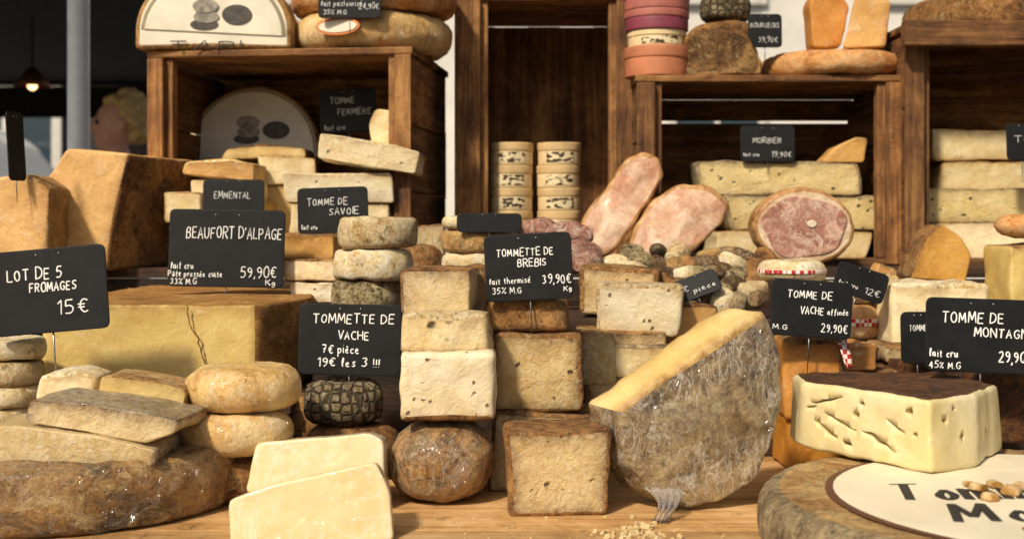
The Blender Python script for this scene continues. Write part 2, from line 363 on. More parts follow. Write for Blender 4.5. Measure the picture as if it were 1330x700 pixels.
def sign(x0,y0,x1,y1,d,lines,label,roll=0,yaw=0,pitch=-4,pin=.035,rad=.0006):
    w=(x1-x0)/F*d; h=(y1-y0)/F*d; cx=(x0+x1)/2
    c=.004; pts=[(-w/2+c,0),(w/2-c,0),(w/2,c),(w/2,h-c),(w/2-c,h),(-w/2+c,h),(-w/2,h-c),(-w/2,c)]
    o=loft('price_sign',pts,.0022,[SLATE],side=0,r=.0006,lump=0,fine=0,sp=.004,smooth=1)
    place(o,X(cx,d),d,Z(y1,d),yaw,roll,pitch)
    if lines: lettering(lines,d,cx,y1,o,rad,y=-.0002)
    if pin: 
        bm=bmesh.new(); bmesh.ops.create_cone(bm,segments=8,radius1=.0004,radius2=.0014,depth=pin+.02,cap_ends=True)
        p=finish(bm,'spike',[METAL]); p.location=(0,.004,-pin/2+.008); p.parent=o
    for sx in (-.1,.1):
        bm=bmesh.new(); bmesh.ops.create_cone(bm,segments=12,radius1=.0012,radius2=.0009,depth=.0012,cap_ends=True)
        p=finish(bm,'eyelet',[METAL]); p.rotation_euler=(math.pi/2,0,0); p.location=(sx*w,-.0003,h*.93); p.parent=o
    return tag(o,label,'price sign','black price signs')
# ------------------------------------------------------------------ setting
def sheet(name,x0,x1,y0,y1,z,mat):
    bm=bmesh.new(); bmesh.ops.create_grid(bm,x_segments=2,y_segments=2,size=.5)
    for v in bm.verts: v.co=Vector(((x0+x1)/2+v.co.x*(x1-x0),(y0+y1)/2+v.co.y*(y1-y0),z))
    o=finish(bm,name,[mat],False); o["kind"]="structure"; return o
sheet('ground',-150,150,-100,250,0,plain('asphalt','4a4846',.9,scale=60,bump=.4))
tb=empty('market_table'); tag(tb,'long wooden market table carrying the cheese display','table')
TZ=C-.29
pl=[]; y=.76
while y<2.8:
    w=.135; pl.append((-1.15,1.25,y,y+w-.0012,TZ-.03,TZ)); y+=w
boxes('table_top',pl,TABLEW,.001,tb)
boxes('rail',[(-1.12,1.22,.80,.83,TZ-.12,TZ-.031)],WOOD[0],.002,tb); boxes('rail',[(-1.12,1.22,2.7,2.73,TZ-.12,TZ-.031)],WOOD[0],.002,tb)
for lx in (-1.08,1.14):
    for ly in (.84,2.63): boxes('leg',[(lx,lx+.05,ly,ly+.05,0,TZ-.031)],WOOD[2],.003,tb)
def riser(x0,x1,y0,y1,zt,label):
    e=empty('display_riser',((x0+x1)/2,y0,TZ)); tag(e,label,'riser','wooden display risers')
    hx=(x1-x0)/2; D=y1-y0; h=C+zt-TZ
    n=max(1,int(D/.11)); boxes('riser_top',[(-hx,hx,D*i/n,D*(i+1)/n-.002,h-.015,h) for i in range(n)],DARKW,.001,e)
    n=max(1,int(h/.09)); boxes('riser_front',[(-hx+.002,hx-.002,.003,.016,(h-.0155)*i/n+.001,(h-.0155)*(i+1)/n-.002) for i in range(n)],DARKW,.001,e)
    boxes('riser_side',[(-hx+.002,-hx+.015,.0175,D-.003,.001,h-.016)],DARKW,.001,e)
    boxes('riser_side',[(hx-.015,hx-.002,.0175,D-.003,.001,h-.016)],DARKW,.001,e)
riser(-.95,-.255,1.42,1.9,-.205,'low dark wooden riser under the largest half cheese')
riser(-.25,.335,1.53,1.91,-.12,'dark wooden riser behind the stacked cheese blocks')
riser(.34,1.1,1.53,1.91,-.155,'dark wooden riser beside the grey half cheese')
riser(-1.1,1.2,1.925,2.7,-.07,'high dark wooden riser carrying the wooden crates')
def crate(x0,x1,z0,z1,yf,D,yaw,label,gap=None,post=.03,backv=False,slatgap=.003,openat=None):
    hx=(x1-x0)/2; h=z1-z0; e=empty('wooden_crate',((x0+x1)/2,yf,C+z0),yaw); tag(e,label,'crate','old wooden crates')
    T=.011
    n=3
    boxes('top_panel',[(-hx-.004,hx+.004,D*i/n+(0 if i else -.003),D*(i+1)/n-.003,h-T,h) for i in range(n)],WOOD[0],.002,e,.0006)
    boxes('bottom_panel',[(-hx,hx,D*i/n,D*(i+1)/n-.003,0,T) for i in range(n)],WOOD[0],.0015,e)
    m=max(2,int(h/.1))
    for s in (-1,1):
        a,b=(-hx,-hx+T) if s<0 else (hx-T,hx)
        boxes('side_panel',[(a,b,.002,D-T-.001,T+.001+(h-2*T-.002)*i/m,T+(h-2*T-.002)*(i+1)/m-slatgap) for i in range(m)],WOOD[1],.0015,e)
        pa,pb=(-hx+T+.0005,-hx+T+post) if s<0 else (hx-T-post,hx-T-.0005)
        boxes('corner_post',[(pa,pb,.004,.024,T+.001,h-T-.001)],WOOD[2],.002,e)
        fa,fb=(-hx-.002,-hx+post*.95) if s<0 else (hx-post*.95,hx+.002)
        boxes('front_batten',[(fa,fb,-.009,.0015,.002,h-T-.0015)],WOOD[2],.002,e)
    if backv:
        k=max(3,int(2*hx/.06)); w_=2*hx/k
        boxes('back_panel',[(-hx+w_*i-(.004 if i%2 else -.001),-hx+w_*(i+1)+(.004 if i%2 else -.001),D-T+(.0055 if i%2 else 0),D-(0 if i%2 else .006),T+.001,h-T-.001) for i in range(k)],WOOD[2],.001,e)
    else:
        sl=[]; zs=gap or [h*.34,h*.67]
        ed=[T+.001]+zs+[h-T+.001]
        for i in range(len(ed)-1):
            ov=.004 if i%2 else 0
            lo=ed[i]-(ov if i else 0); hi=ed[i+1]+(ov if i<len(ed)-2 else 0)
            if openat is not None and i==openat: lo=ed[i]+.009
            sl.append((-hx+.001,hx-.001,D-T+(.0055 if i%2 else 0),D-(0 if i%2 else .006),lo,min(hi,h-T-.0005)))
        boxes('back_panel',sl,WOOD[0],.001,e)
    return e
crate(X(190,2.0),X(537,2.0),-.07,.281,1.99,.33,-7,'weathered brown wooden crate on its side, filled with cut cheeses',post=.026)
crate(-.098,.225,-.07,.40,2.15,.3,0,'tall upright wooden crate with round boxes inside',post=.045,backv=True)
crate(X(828,2.05),X(1172,2.05),-.07,.246,2.05,.31,0,'wooden crate on its side with striped cheeses inside',gap=[.12,.256],openat=2)
crate(X(1176,2.02),X(1176,2.02)+.47,-.07,.325,2.02,.32,0,'large wooden crate with stacked pale cheeses inside')
tag(boxes('wooden_plank',[(X(1172,1.99),X(1172,1.99)+.5,1.975,1.998,C+.285,C+.325)],WOOD[0],.002),'short brown wooden plank along the crate top','plank')
# ------------------------------------------------------------------ LEFT BOTTOM
W(-123,315,1.3,-.29,.064,'big','very large brown cheese lying flat on the table',r=.008,bulge=.004,top='big',lump=.003)
Q([(-30,612),(150,615),(198,608),(204,585),(120,565),(20,553),(-30,556)],1.17,.09,'hard','plank','long wrapped cheese wedge with grey rind, lying flat',rs=(0,1,2,6),r=.002)
Q([(30,548),(190,575),(228,562),(230,545),(120,524),(35,518)],1.18,.08,'hard','plank','thin wrapped wedge with grey rind on top of others',rs=(3,4,5),r=.002,du=.01)
Q([(122,535),(236,545),(243,505),(200,494),(132,487)],1.26,.06,'yellow','tan','small golden wedge leaning on the pile',rs=(2,3),r=.002)
Q([(45,522),(118,524),(127,490),(95,482),(52,488)],1.3,.06,'pale','white','small pale piece with white rind',rs=(2,3),r=.004)
for i,(a,b,z) in enumerate([(-45,52,-.228),(-40,58,-.203),(-48,55,-.178),(-42,56,-.153)]):
    W(a,b,1.38,z,.0245,'white' if i%2 else 'ash','small flat round cheese in a stack',r=.005)
W(240,392,1.31,-.197,.046,'wash','round washed-rind cheese with pale golden crust',bulge=.009,r=.012,top='wash')
W(228,380,1.30,-.24,.042,'wash','round washed-rind cheese beneath another',bulge=.009,r=.010)
W(236,372,1.31,-.29,.049,'brown','flat brown cheese at the bottom of a small stack',bulge=.006)
W(392,500,1.42,-.229,.05,'dark','small dark netted round cheese with patterned crust',bulge=.006,r=.012)
W(398,522,1.42,-.29,.06,'brown','dark brown round cheese under another',bulge=.006)
W(350,440,1.48,-.29,.085,'brown','brown round cheese in shadow',bulge=.006)
Q([(318,640),(500,648),(497,572),(478,563),(330,576)],1.24,.055,'wrapped','tan','large pale wrapped cheese slab standing upright',r=.0025,lump=.0008,pitch=-8)
Q([(300,706),(512,704),(506,640),(487,602),(360,628),(295,648)],1.12,.05,'wrapped','tan','large pale wrapped cheese slab in front of another',r=.0025,lump=.0008,yaw=4,pitch=-10)
# largest half cheese
cx,cy,rr=-.56,1.6,.298
arc=[(cx+rr*math.cos(math.radians(a)),cy+rr*math.sin(math.radians(a))) for a in range(-30,92,5)]
pts=[(-.555,1.447)]+arc
sg=[0]+[1]*(len(arc)-1)+[0]
o=loft('half_cheese',pts,.109,[P['yellow'],R['beau']],seg=sg,cap=(1,1),side=1,mode='top',r=.004,sp=.008,lump=.0015)
o.location=(0,0,C-.204); tag(o,'huge half round of hard yellow cheese with brown rind','cheese')
bm=bmesh.new()
cr=[(243,397),(247,420),(258,440),(262,460),(270,482),(275,500)]
prev=None
CRK=plain('crack_paste','6a4c1e',.8)
for i in range(len(cr)-1):
    for k in range(6):
        f=k/6; px=cr[i][0]*(1-f)+cr[i+1][0]*f+random.uniform(-1.5,1.5); py=cr[i][1]*(1-f)+cr[i+1][1]*f
        w=random.uniform(.0003,.0008)
        a=bm.verts.new((X(px,1.447)-w,0,Z(py,1.447))); b=bm.verts.new((X(px,1.447)+w,0,Z(py,1.447)))
        if prev: bm.faces.new((prev[0],a,b,prev[1]))
        prev=(a,b)
k_=finish(bm,'crack',[CRK]); k_.location=(0,1.4438,-C+.204); k_.parent=o
k_.modifiers.new('s','SOLIDIFY').thickness=.002
# far-left wedges
Q([(58,352),(138,352),(150,275),(168,200),(88,193),(60,232)],1.88,.17,'gold','brown','large standing wedge of golden cheese with brown rind',rs=(1,2),du=.075,r=.003,scb=.95)
Q([(-40,350),(60,350),(65,245),(38,226),(-40,236)],1.8,.1,'gold','tan','standing wedge of orange cheese',rs=(1,2),r=.003)
Q([(-60,400),(30,400),(36,345),(-60,340)],1.8,.11,'gold','brown','golden cheese block under a wedge',rs=(2,),r=.004)
sign(8,145,40,235,1.78,[],'thin black price sign seen from its edge',yaw=72,pin=.03)
# ------------------------------------------------------------------ COLUMNS
o=loft('round_cheese',circ(.045),.083,[R['tomme'],R['tomme']],cap=(0,1),side=0,bulge=.010,mode='top',sp=.006,smooth=0,r=.026,lump=.0025)
place(o,X(574,1.30),1.30,C-.29); tag(o,'tall rounded brown tomme standing on the table','cheese','round cheeses on the market stall')
B(517,456,645,547,1.262,.1,'ivory','brown','rectangular cheese block with ivory paste and small holes',sides='B',r=.006,lump=.0022,yaw=2)
B(521,407,635,460,1.28,.09,'ivory2','ash','ivory cheese block with blue holes on another block',sides='TB',r=.006,lump=.003,yaw=-3)
B(519,349,612,410,1.31,.09,'hard','brown','golden cheese block with brown rind on a stack',sides='TL',r=.003,yaw=-4)
B(585,348,640,412,1.40,.07,'hard2','brown','dark golden cheese block leaning behind others',sides='TR',roll=6)
B(661,556,792,670,1.222,.09,'hard2','brown','square block of hard cheese with brown rind on the table',sides='TBLR',r=.004,lump=.002,yaw=3)
B(637,536,765,641,1.33,.1,'hard','brown','wrapped square block of hard cheese',sides='TBLR',r=.004,yaw=-2)
B(638,432,760,535,1.335,.09,'hard2','brown','square block of hard cheese resting on another',sides='TBLR',r=.004,lump=.002,yaw=-2)
Q([(632,432),(742,432),(738,395),(700,384),(650,380),(630,400)],1.35,.09,'hard','brown','rounded brown rind piece on top of a block',rs='all',cap=(1,1),r=.010,lump=.004)
B(771,372,880,436,1.47,.09,'ivory','ash','pale cheese block with grey speckled rind',sides='TBL',r=.004,roll=-3,yaw=-8)
B(762,430,868,470,1.46,.08,'hard2','brown','brown cheese block in a stack',sides='TB',yaw=6)
B(775,450,872,492,1.44,.08,'pale','grey','thin cheese block with grey rind',sides='TBL',yaw=-8)
B(763,487,835,535,1.44,.08,'hard2','brown','cheese block with brown rind low in a stack',sides='TBL')
B(768,533,860,612,1.45,.07,'hard','brown','dark brown cheese block at the base of a stack',sides='TBL')
B(752,430,800,500,1.44,.05,'hard','tan','narrow tan block beside a stack',sides='TL')
B(748,349,850,412,1.56,.09,'hard2','brown','brown cheese block with thick rind',sides='TLR',cap=(0,0),yaw=-10,roll=-4,r=.006)
B(860,395,935,470,1.5,.07,'gold','brown','orange brown block behind the grey half cheese',sides='TR',yaw=12)
B(870,465,960,600,1.48,.04,'hard','brown','brown cheese block in shadow',sides='TR')
B(770,590,850,652,1.36,.06,'hard','brown','small brown block on the table',sides='TBLR')
# big grey half
pp=[(797,530),(850,492),(910,458),(1000,406),(1018,445),(1023,520),(1015,585),(985,632),(940,657),(890,661),(848,642),(812,598)]
Q(pp,1.24,.05,'yellow','greywrap','big leaning half cheese with grey mouldy rind wrapped in film',rs=(3,4,5,6,7,8,9,10,11),cap=(1,1),yaw=12,du=-.022,dv=.003,r=.006,lump=.004,name='half_cheese',group='round cheeses on the market stall',dome=(.006,0))
hc=[q for q in bpy.data.objects if q.name.startswith('half_cheese')][-1]
FILM=NM('cling_film'); FILM.b.inputs['Base Color'].default_value=(.95,.95,.93,1); FILM.b.inputs['Transmission Weight'].default_value=.9; FILM.b.inputs['Roughness'].default_value=.08; FILM.b.inputs['IOR'].default_value=1.3
bm=bmesh.new(); prev=None
for i in range(18):
    f=i/17; x=X(862,1.2)+.006*math.sin(f*4); z=C-.262-.026*f; y=1.222-.03*f; w=.030*(1-f)**1.5+.006+.008*f
    row=[bm.verts.new((x+w*(k/11-.5),y+(.0035+.002*f)*math.sin(k*2.1+i*.35),z+.001*math.sin(k*1.7))) for k in range(12)]
    if prev:
        for k in range(11): bm.faces.new((prev[k],prev[k+1],row[k+1],row[k]))
    prev=row
o=finish(bm,'film_tail',[FILM.m]); o.modifiers.new('s','SOLIDIFY').thickness=.0002
bpy.context.view_layer.update(); o.parent=hc; o.matrix_parent_inverse=hc.matrix_world.inverted()
# upper rounds
RL='small round cheese with white crust in a stack'
W(430,522,1.60,-.12,.046,'bits','small round cheese crusted with dried flakes',r=.006)
W(433,538,1.60,-.073,.040,'white',RL,r=.006,lump=.004)
W(438,545,1.60,-.032,.040,'ash','small round cheese with speckled crust on a stack',r=.006)
B(374,366,438,394,1.66,.07,'ivory','white','pale cut cheese in a small stack',sides='TB'); B(368,338,436,366,1.66,.07,'pale','brown','pale cut cheese with brown rind in a stack',sides='TB')
B(366,305,436,338,1.7,.07,'gold','brown','golden cut cheese with brown rind on a stack',sides='TB')
for i,(rn,h) in enumerate([('tan',.04),('white',.036),('tan',.032),('white',.02)]):
    W(573,672,1.76,-.12+[0,.041,.078,.111][i],h,rn,'small round cheese stacked behind the blocks',r=.007)
W(500,560,1.72,-.12,.05,'brown','brown round cheese behind a stack',r=.01); W(520,580,1.8,-.12,.09,'brown','brown round cheese behind a stack',r=.02)
B(536,292,577,348,1.9,.02,'hard','brown','brown rind block beside the crate',sides='TBLR')
# ------------------------------------------------------------------ left crate contents
Q([(410,206),(540,227),(546,198),(520,190),(415,172)],1.93,.12,'ivory2','white','long pale cheese slab lying on the pile',rs=(2,3),r=.003)
B(371,224,510,264,1.94,.12,'ivory','white','long pale cheese slab with white rind',sides='TB',roll=0)
B(375,264,505,305,1.945,.12,'pale','tan','pale cheese slab under another',sides='TB')
B(372,305,500,349,1.955,.12,'yellow','brown','yellow cheese slab at the bottom of a stack',sides='TB')
Q([(483,188),(515,188),(512,145),(488,141),(478,160)],2.0,.04,'pale','tan','small standing triangular wedge',rs=(3,),r=.002)
Q([(236,226),(330,237),(331,212),(300,207),(240,211)],1.97,.1,'gold','wash','orange cheese wedge on top of slabs',rs=(2,3),r=.003)
B(246,233,332,262,1.975,.1,'pale','tan','pale slab under an orange wedge',sides='TB')
B(212,250,262,290,1.93,.1,'pale','tan','pale slab near the crate edge',sides='TBL')
B(262,262,345,300,1.98,.1,'yellow','tan','yellow slab in the crate',sides='TB')
B(215,290,345,349,1.965,.12,'yellow','brown','thick yellow slab at the bottom of the crate',sides='TB')
B(337,203,412,240,2.08,.08,'pale','tan','pale block beside a wedge',sides='TR',yaw=8)
B(342,240,405,345,2.08,.08,'yellow','tan','tall yellow block in the crate',sides='TR')
Q([(285,208),(400,205),(396,192),(340,188),(292,194)],2.1,.08,'yellow','brown','thin brown rinded slab',rs='all',cap=(0,0),r=.003)
B(265,208,335,345,2.14,.06,'pale','brown','block supporting a round platter',sides='TR')
# round labelled cheese
PAPER=plain('label_paper','e0d9c4',.55,vary=.1,scale=20); PAPER2=plain('label_paper_rim','8f8468',.6); INK=plain('label_ink','2c2826',.7); GREY1=plain('print_grey','8d867a',.6,vary=.5,scale=90); GREY2=plain('print_dark','47423c',.6,vary=.5,scale=90); REDINK=plain('label_red','a8342a',.6)
def disc(name,u,v,ru,rv,y,mat,parent,a0=0,a1=360,t=.0006):
    o=loft(name,[(u+a,v+b) for a,b in circ(ru,28,rv,a0,a1)],t,[mat],side=0,r=.0001,lump=0,fine=0,sp=.02,smooth=0,parent=parent)
    o.location=(0,y,0); return o
def art(o,u,v,s):
    disc('printed_cheese',u-.019*s,v-.010*s,.020*s,.008*s,-.0035,GREY2,o); disc('printed_cheese',u-.016*s,v+.001*s,.018*s,.009*s,-.0045,GREY1,o)
    disc('printed_cheese',u-.017*s,v+.016*s,.018*s,.010*s,-.0055,GREY1,o); disc('printed_cheese',u+.027*s,v+.004*s,.021*s,.014*s,-.0045,GREY2,o)
o=loft('round_cheese',[(a,b+.122) for a,b in circ(.12)],.03,[PAPER,R['tan']],side=1,r=.006,lump=0,fine=0,smooth=0)
place(o,X(335,2.25),2.19,C+.008,0,0,-8); tag(o,'round cream cheese with printed label, leaning upright','cheese')
ring=loft('label_border',[(a,b+.122) for a,b in circ(.112)],.0006,[PAPER2],side=0,r=.0001,lump=0,fine=0,smooth=0,parent=o); ring.location=(0,-.0012,0)
disc('label',0,.122,.109,.109,-.0024,PAPER,o); art(o,.01,.155,1.15)
o=loft('half_cheese',[(.128,0),(.128,.03)]+[(.128*math.cos(math.radians(a)),.03+.105*math.sin(math.radians(a))) for a in range(6,175,6)]+[(-.128,.03),(-.128,0)],.07,[PAPER,R['tan']],side=1,r=.008,lump=0,fine=0,smooth=1)
place(o,X(277,2.0),2.0,C+.283,0); tag(o,'half-round cream cheese with printed label on a crate','cheese')
disc('label_border',0,.02,.118,.105,-.0012,PAPER2,o,0,180); disc('label',0,.0205,.112,.099,-.0024,PAPER,o,0,180); art(o,.008,.05,1.15)
lettering([('TAPI',222,312,66,12)],2.0,277,290-.283*1600/2.0,o,.0012,y=-.004,mat=INK)
o=W(380,588,2.1,.283,.062,'wash','large orange round cheese with oval label on a crate',r=.02,bulge=.006,top='brown')
l=loft('label',circ(.038,28,.014),.001,[plain('label_orange','c8783c',.5)],side=0,r=.0002,lump=0,fine=0,smooth=0,parent=o); l.location=(-.04,-.1395,.03); l.rotation_euler=(0,0,math.radians(-16))
l2=loft('label_print',circ(.033,28,.010),.001,[PAPER],side=0,r=.0002,lump=0,fine=0,smooth=0,parent=l); l2.location=(0,-.0012,0)
W(378,592,2.1,.346,.06,'orange','large brown round cheese stacked on another',r=.018,bulge=.006)
# ------------------------------------------------------------------ round boxes in centre crate
BOXC=plain('box_board','dcc496',.7,vary=.12); BOXL=plain('box_lid','ccae7c',.7); PRN=NM('box_print')
v=PRN.vec((1,1,2)); nn=PRN.noise(v,90,2,.5); PRN.l(PRN.ramp(nn,[(.5,H('e2d2a8')),(.54,H('3c2a1c'))]),PRN.b.inputs['Base Color']); PRN=PRN.m
def rbox(x,y,z,r,h,mb,ml,mp,label):
    e=empty('round_cheese_box',(x,y,z)); tag(e,label,'cheese box','round boxes stacked')
    b=loft('body',circ(r*.97),h*.62,[mb],side=0,r=.001,lump=0,fine=0,mode='top',sp=.01,smooth=0,parent=e)
    l=loft('lid',circ(r),h*.38,[ml],side=0,r=.0015,lump=0,fine=0,mode='top',sp=.01,smooth=0,parent=e); l.location=(0,0,h*.615)
    if mp:
        bm=bmesh.new()
        va=[]
        for i in range(13):
            a=math.radians(-90-38+76*i/12); va.append((bm.verts.new((r*.985*math.cos(a),r*.985*math.sin(a),h*.1)),bm.verts.new((r*.985*math.cos(a),r*.985*math.sin(a),h*.56))))
        for a,b in zip(va,va[1:]): bm.faces.new((a[0],b[0],b[1],a[1]))
        p=finish(bm,'label_band',[mp]); p.parent=e
for sx in (664,725):
    for i in range(5): rbox(X(sx,2.25)+random.uniform(-.001,.001),2.22,C-.058+i*.0405,.0395,.040,BOXC,BOXL,PRN,'round cream cardboard cheese box with dark print')
PK=plain('box_pink','a86458',.6); PK2=plain('box_magenta','823a48',.6); OR=plain('box_salmon','b87450',.65)
zz=C+.247
for h,r,a,b,mp in [(.05,.056,OR,OR,None),(.027,.050,BOXC,BOXC,PRN),(.034,.055,PK2,PK,None),(.03,.057,PK,PK,None)]:
    rbox(X(853,2.1),2.1,zz,r,h,a,b,mp,'round coloured cheese box stacked on a crate'); zz+=h+.0005
# ------------------------------------------------------------------ hams
def meat_mat(name,a,b,c,scale,vein):
    m=NM(name); v=m.vec(); n=m.noise(v,scale,8,.68,1.2); n2=m.noise(v,scale*8,6,.75)
    col=m.ramp(n,[(.38,H(a)),(.5,H(b)),(.62,H(c))])
    k=m.rng(m.math('ABSOLUTE',m.math('SUBTRACT',m.noise(v,scale*.8,3,.5,1.5),.5),0),0,.02,vein,0)
    col=m.mix(k,col,H('dcc8b0')); col=m.mix(m.rng(n2,.52,.7,0,.5),col,H('dcbc9c')); col=m.mix(m.rng(m.noise(v,60,5,.7),.56,.68,0,.4),col,H('9a6040'))
    m.l(col,m.b.inputs['Base Color']); m.b.inputs['Roughness'].default_value=.5; m.b.inputs['Subsurface Weight'].default_value=.08
    m.b.inputs['Subsurface Radius'].default_value=(.01,.004,.003); m.b.inputs['Coat Weight'].default_value=.25; m.b.inputs['Coat Roughness'].default_value=.25
    m.bump(m.math('ADD',n,n2),.7,.004); return m.m
HAM=meat_mat('ham_meat','c48c6c','d8ac8e','ead0b4',14,.4); FAT=meat_mat('ham_skin','8c5a2c','ba8850','d4ac78',22,0); HAM2=meat_mat('ham_round_meat','8a4e40','b07c6a','d6b09c',26,.85); PALEF=meat_mat('ham_fat','ccaa84','e0c8a4','ecdcc0',22,0)
Q([(756,325),(752,300),(760,278),(790,240),(815,207),(838,197),(858,206),(863,228),(845,262),(815,303),(790,333),(770,336)],1.95,.045,'pale','tan','long cured ham with pink meat leaning upright',rs='all',cap=(0,1),mats=[HAM,FAT],r=.006,dome=(.003,0),name='ham',cat='ham',group='hams',pitch=-4,lump=.003,smooth=2)
Q([(812,349),(815,325),(826,292),(850,256),(885,238),(925,245),(949,266),(940,292),(905,322),(875,349)],1.93,.045,'pale','tan','broad pink cured ham with brown edge',rs='all',cap=(0,1),mats=[HAM,FAT],r=.006,dome=(.003,0),name='ham',cat='ham',group='hams',pitch=-4,lump=.003,smooth=2)
hm=Q([(1045+66*math.cos(a/16*math.pi*2)*(1+.03*math.sin(a*1.7)),295+52*math.sin(a/16*math.pi*2)) for a in range(16)],1.94,.05,'pale','tan','round cooked ham with marbled cut face',rs='all',cap=(0,1),mats=[PALEF,FAT],r=.006,name='ham',cat='ham',group='hams',smooth=2)
m_=loft('cut_face',[(a*(1+.08*math.sin(i*1.3)),b*(1+.08*math.sin(i*.9))+.063) for i,(a,b) in enumerate(circ(.066,24,.050))],.003,[HAM2],side=0,r=.001,lump=.001,fine=0,smooth=2,parent=hm); m_.location=(0,-.003,0)
BN=plain('bone','e8dcc0',.5); b_=loft('bone',[(a+.012,b+.068) for a,b in circ(.008,16,.006)],.003,[BN],side=0,r=.001,lump=.0008,fine=0,sp=.003,parent=m_); b_.location=(0,-.0022,0)
# ------------------------------------------------------------------ right crate contents
B(909,211,1123,255,2.1,.12,'blue','grey','long striped cheese with grey rind',sides='TBLR',r=.006)
B(945,256,1143,300,2.1,.12,'blue','grey','long cheese with dark line and grey rind',sides='TBLR',r=.006)
B(925,300,1130,336,2.1,.12,'pale','tan','long pale cheese at the bottom of the crate',sides='TB')
Q([(1068,211),(1122,211),(1127,180),(1112,179),(1085,192)],2.1,.06,'gold','tan','small golden wedge on a long cheese',rs=(2,),r=.002)
B(1213,168,1330,208,2.1,.12,'pale','wash','pale slab with orange rind on a stack',sides='TBL')
B(1218,210,1345,250,2.1,.12,'pale','tan','pale slab in a stack of slabs',sides='TBL')
B(1190,245,1345,290,2.08,.12,'blue','grey','marbled slab in a stack',sides='TBL')
B(1185,290,1345,337,2.08,.12,'pale','tan','thick slab at the bottom of a stack',sides='TBL')
Q([(1180,362),(1255,368),(1262,330),(1245,305),(1222,290),(1200,310)],1.72,.06,'gold','brown','standing orange wedge on a yellow slab',rs=(4,5),r=.003)
B(1195,366,1275,400,1.72,.1,'yellow','tan','yellow slab under an orange wedge',sides='TB')
B(1156,368,1285,450,1.57,.1,'pale','white','pale rectangular block with worn crust',sides='TR',r=.006,lump=.003)
for i in range(7):
    B(1132+i*8,350+i*5,1176+i*10,370+i*6,1.85-.02*i,.03,'pale' if i%2 else 'gold','tan','small loose cheese slice',sides='TB',roll=random.uniform(-25,25),name='cheese_slice')
W(1291,1350,1.66,-.02,.032,'orange','small domed orange-brown cheese',r=.015,bulge=.003)
B(1312,318,1370,440,1.62,.09,'yellow','tan','tall yellow cheese block at the stall edge',sides='TB')
B(1018,442,1096,545,1.43,.08,'orange','brown','orange cheese block with brown rind',sides='TR',r=.006,lump=.003)
B(1022,540,1100,612,1.44,.08,'orange','brown','orange cheese block low in a stack',sides='TR',r=.006)
B(1092,447,1142,482,1.46,.07,'orange','orange','small orange cheese piece',sides='TR')
B(1095,480,1170,600,1.47,.07,'hard','brown','brown cheese block in shadow',sides='TR')
B(1165,470,1300,560,1.47,.07,'hard','crust','dark crusted cheese block behind the holed cheese',sides='TRBL',cap=(1,1))
B(1285,485,1350,575,1.35,.1,'hard','crust','dark brown crusted block',sides='TRBL',cap=(1,1))
B(1150,452,1290,472,1.5,.1,'hard','brown','thin brown slab of cheese',sides='TB')
CHECK=NM('red_check'); tc=CHECK.n('ShaderNodeTexCoord'); ck=CHECK.n('ShaderNodeTexChecker'); ck.inputs['Scale'].default_value=190
ck.inputs['Color1'].default_value=H('b02a26'); ck.inputs['Color2'].default_value=H('e8ddd0'); CHECK.l(tc.outputs['Object'],ck.inputs['Vector']); CHECK.l(ck.outputs['Color'],CHECK.b.inputs['Base Color']); CHECK.b.inputs['Roughness'].default_value=.8; CHECK=CHECK.m
for (a,b,z,h,rn) in [(1022,1092,-.155,.04,'tan'),(1020,1094,-.114,.036,'white'),(1090,1140,-.155,.05,'orange'),(1092,1138,-.104,.03,'white'),(985,1072,-.077,.028,'white')]:
    o=W(a,b,1.63,z,h,rn,'small wrapped cheese tied with a red checked band',r=.01)
    rr_=(b-a)/2/F*1.63
    bd=loft('checked_band',circ(rr_+.0012),h*.2,[CHECK],side=0,r=.001,lump=0,fine=0,mode='top',sp=.008,smooth=0,parent=o); bd.location=(0,0,h*.4)
def strip(name,pp,d,w,mat):
    bm=bmesh.new(); pr=None
    for (px,py,dd) in pp:
        a=bm.verts.new((X(px,d+dd)-w/2,d+dd,Z(py,d+dd))); b=bm.verts.new((X(px,d+dd)+w/2,d+dd+.002,Z(py,d+dd)))
        if pr: bm.faces.new((pr[0],a,b,pr[1]))
        pr=(a,b)
    o=finish(bm,name,[mat]); m=o.modifiers.new('s','SUBSURF'); m.levels=m.render_levels=2; m=o.modifiers.new('t','SOLIDIFY'); m.thickness=.0006; return o
o=strip('ribbon',[(1088,380,.13),(1098,385,.03),(1103,400,.0),(1096,425,-.03),(1093,445,-.04),(1100,458,-.045),(1104,480,-.045)],1.455,.011,CHECK); tag(o,'red and white checked ribbon hanging over orange cheese','ribbon')
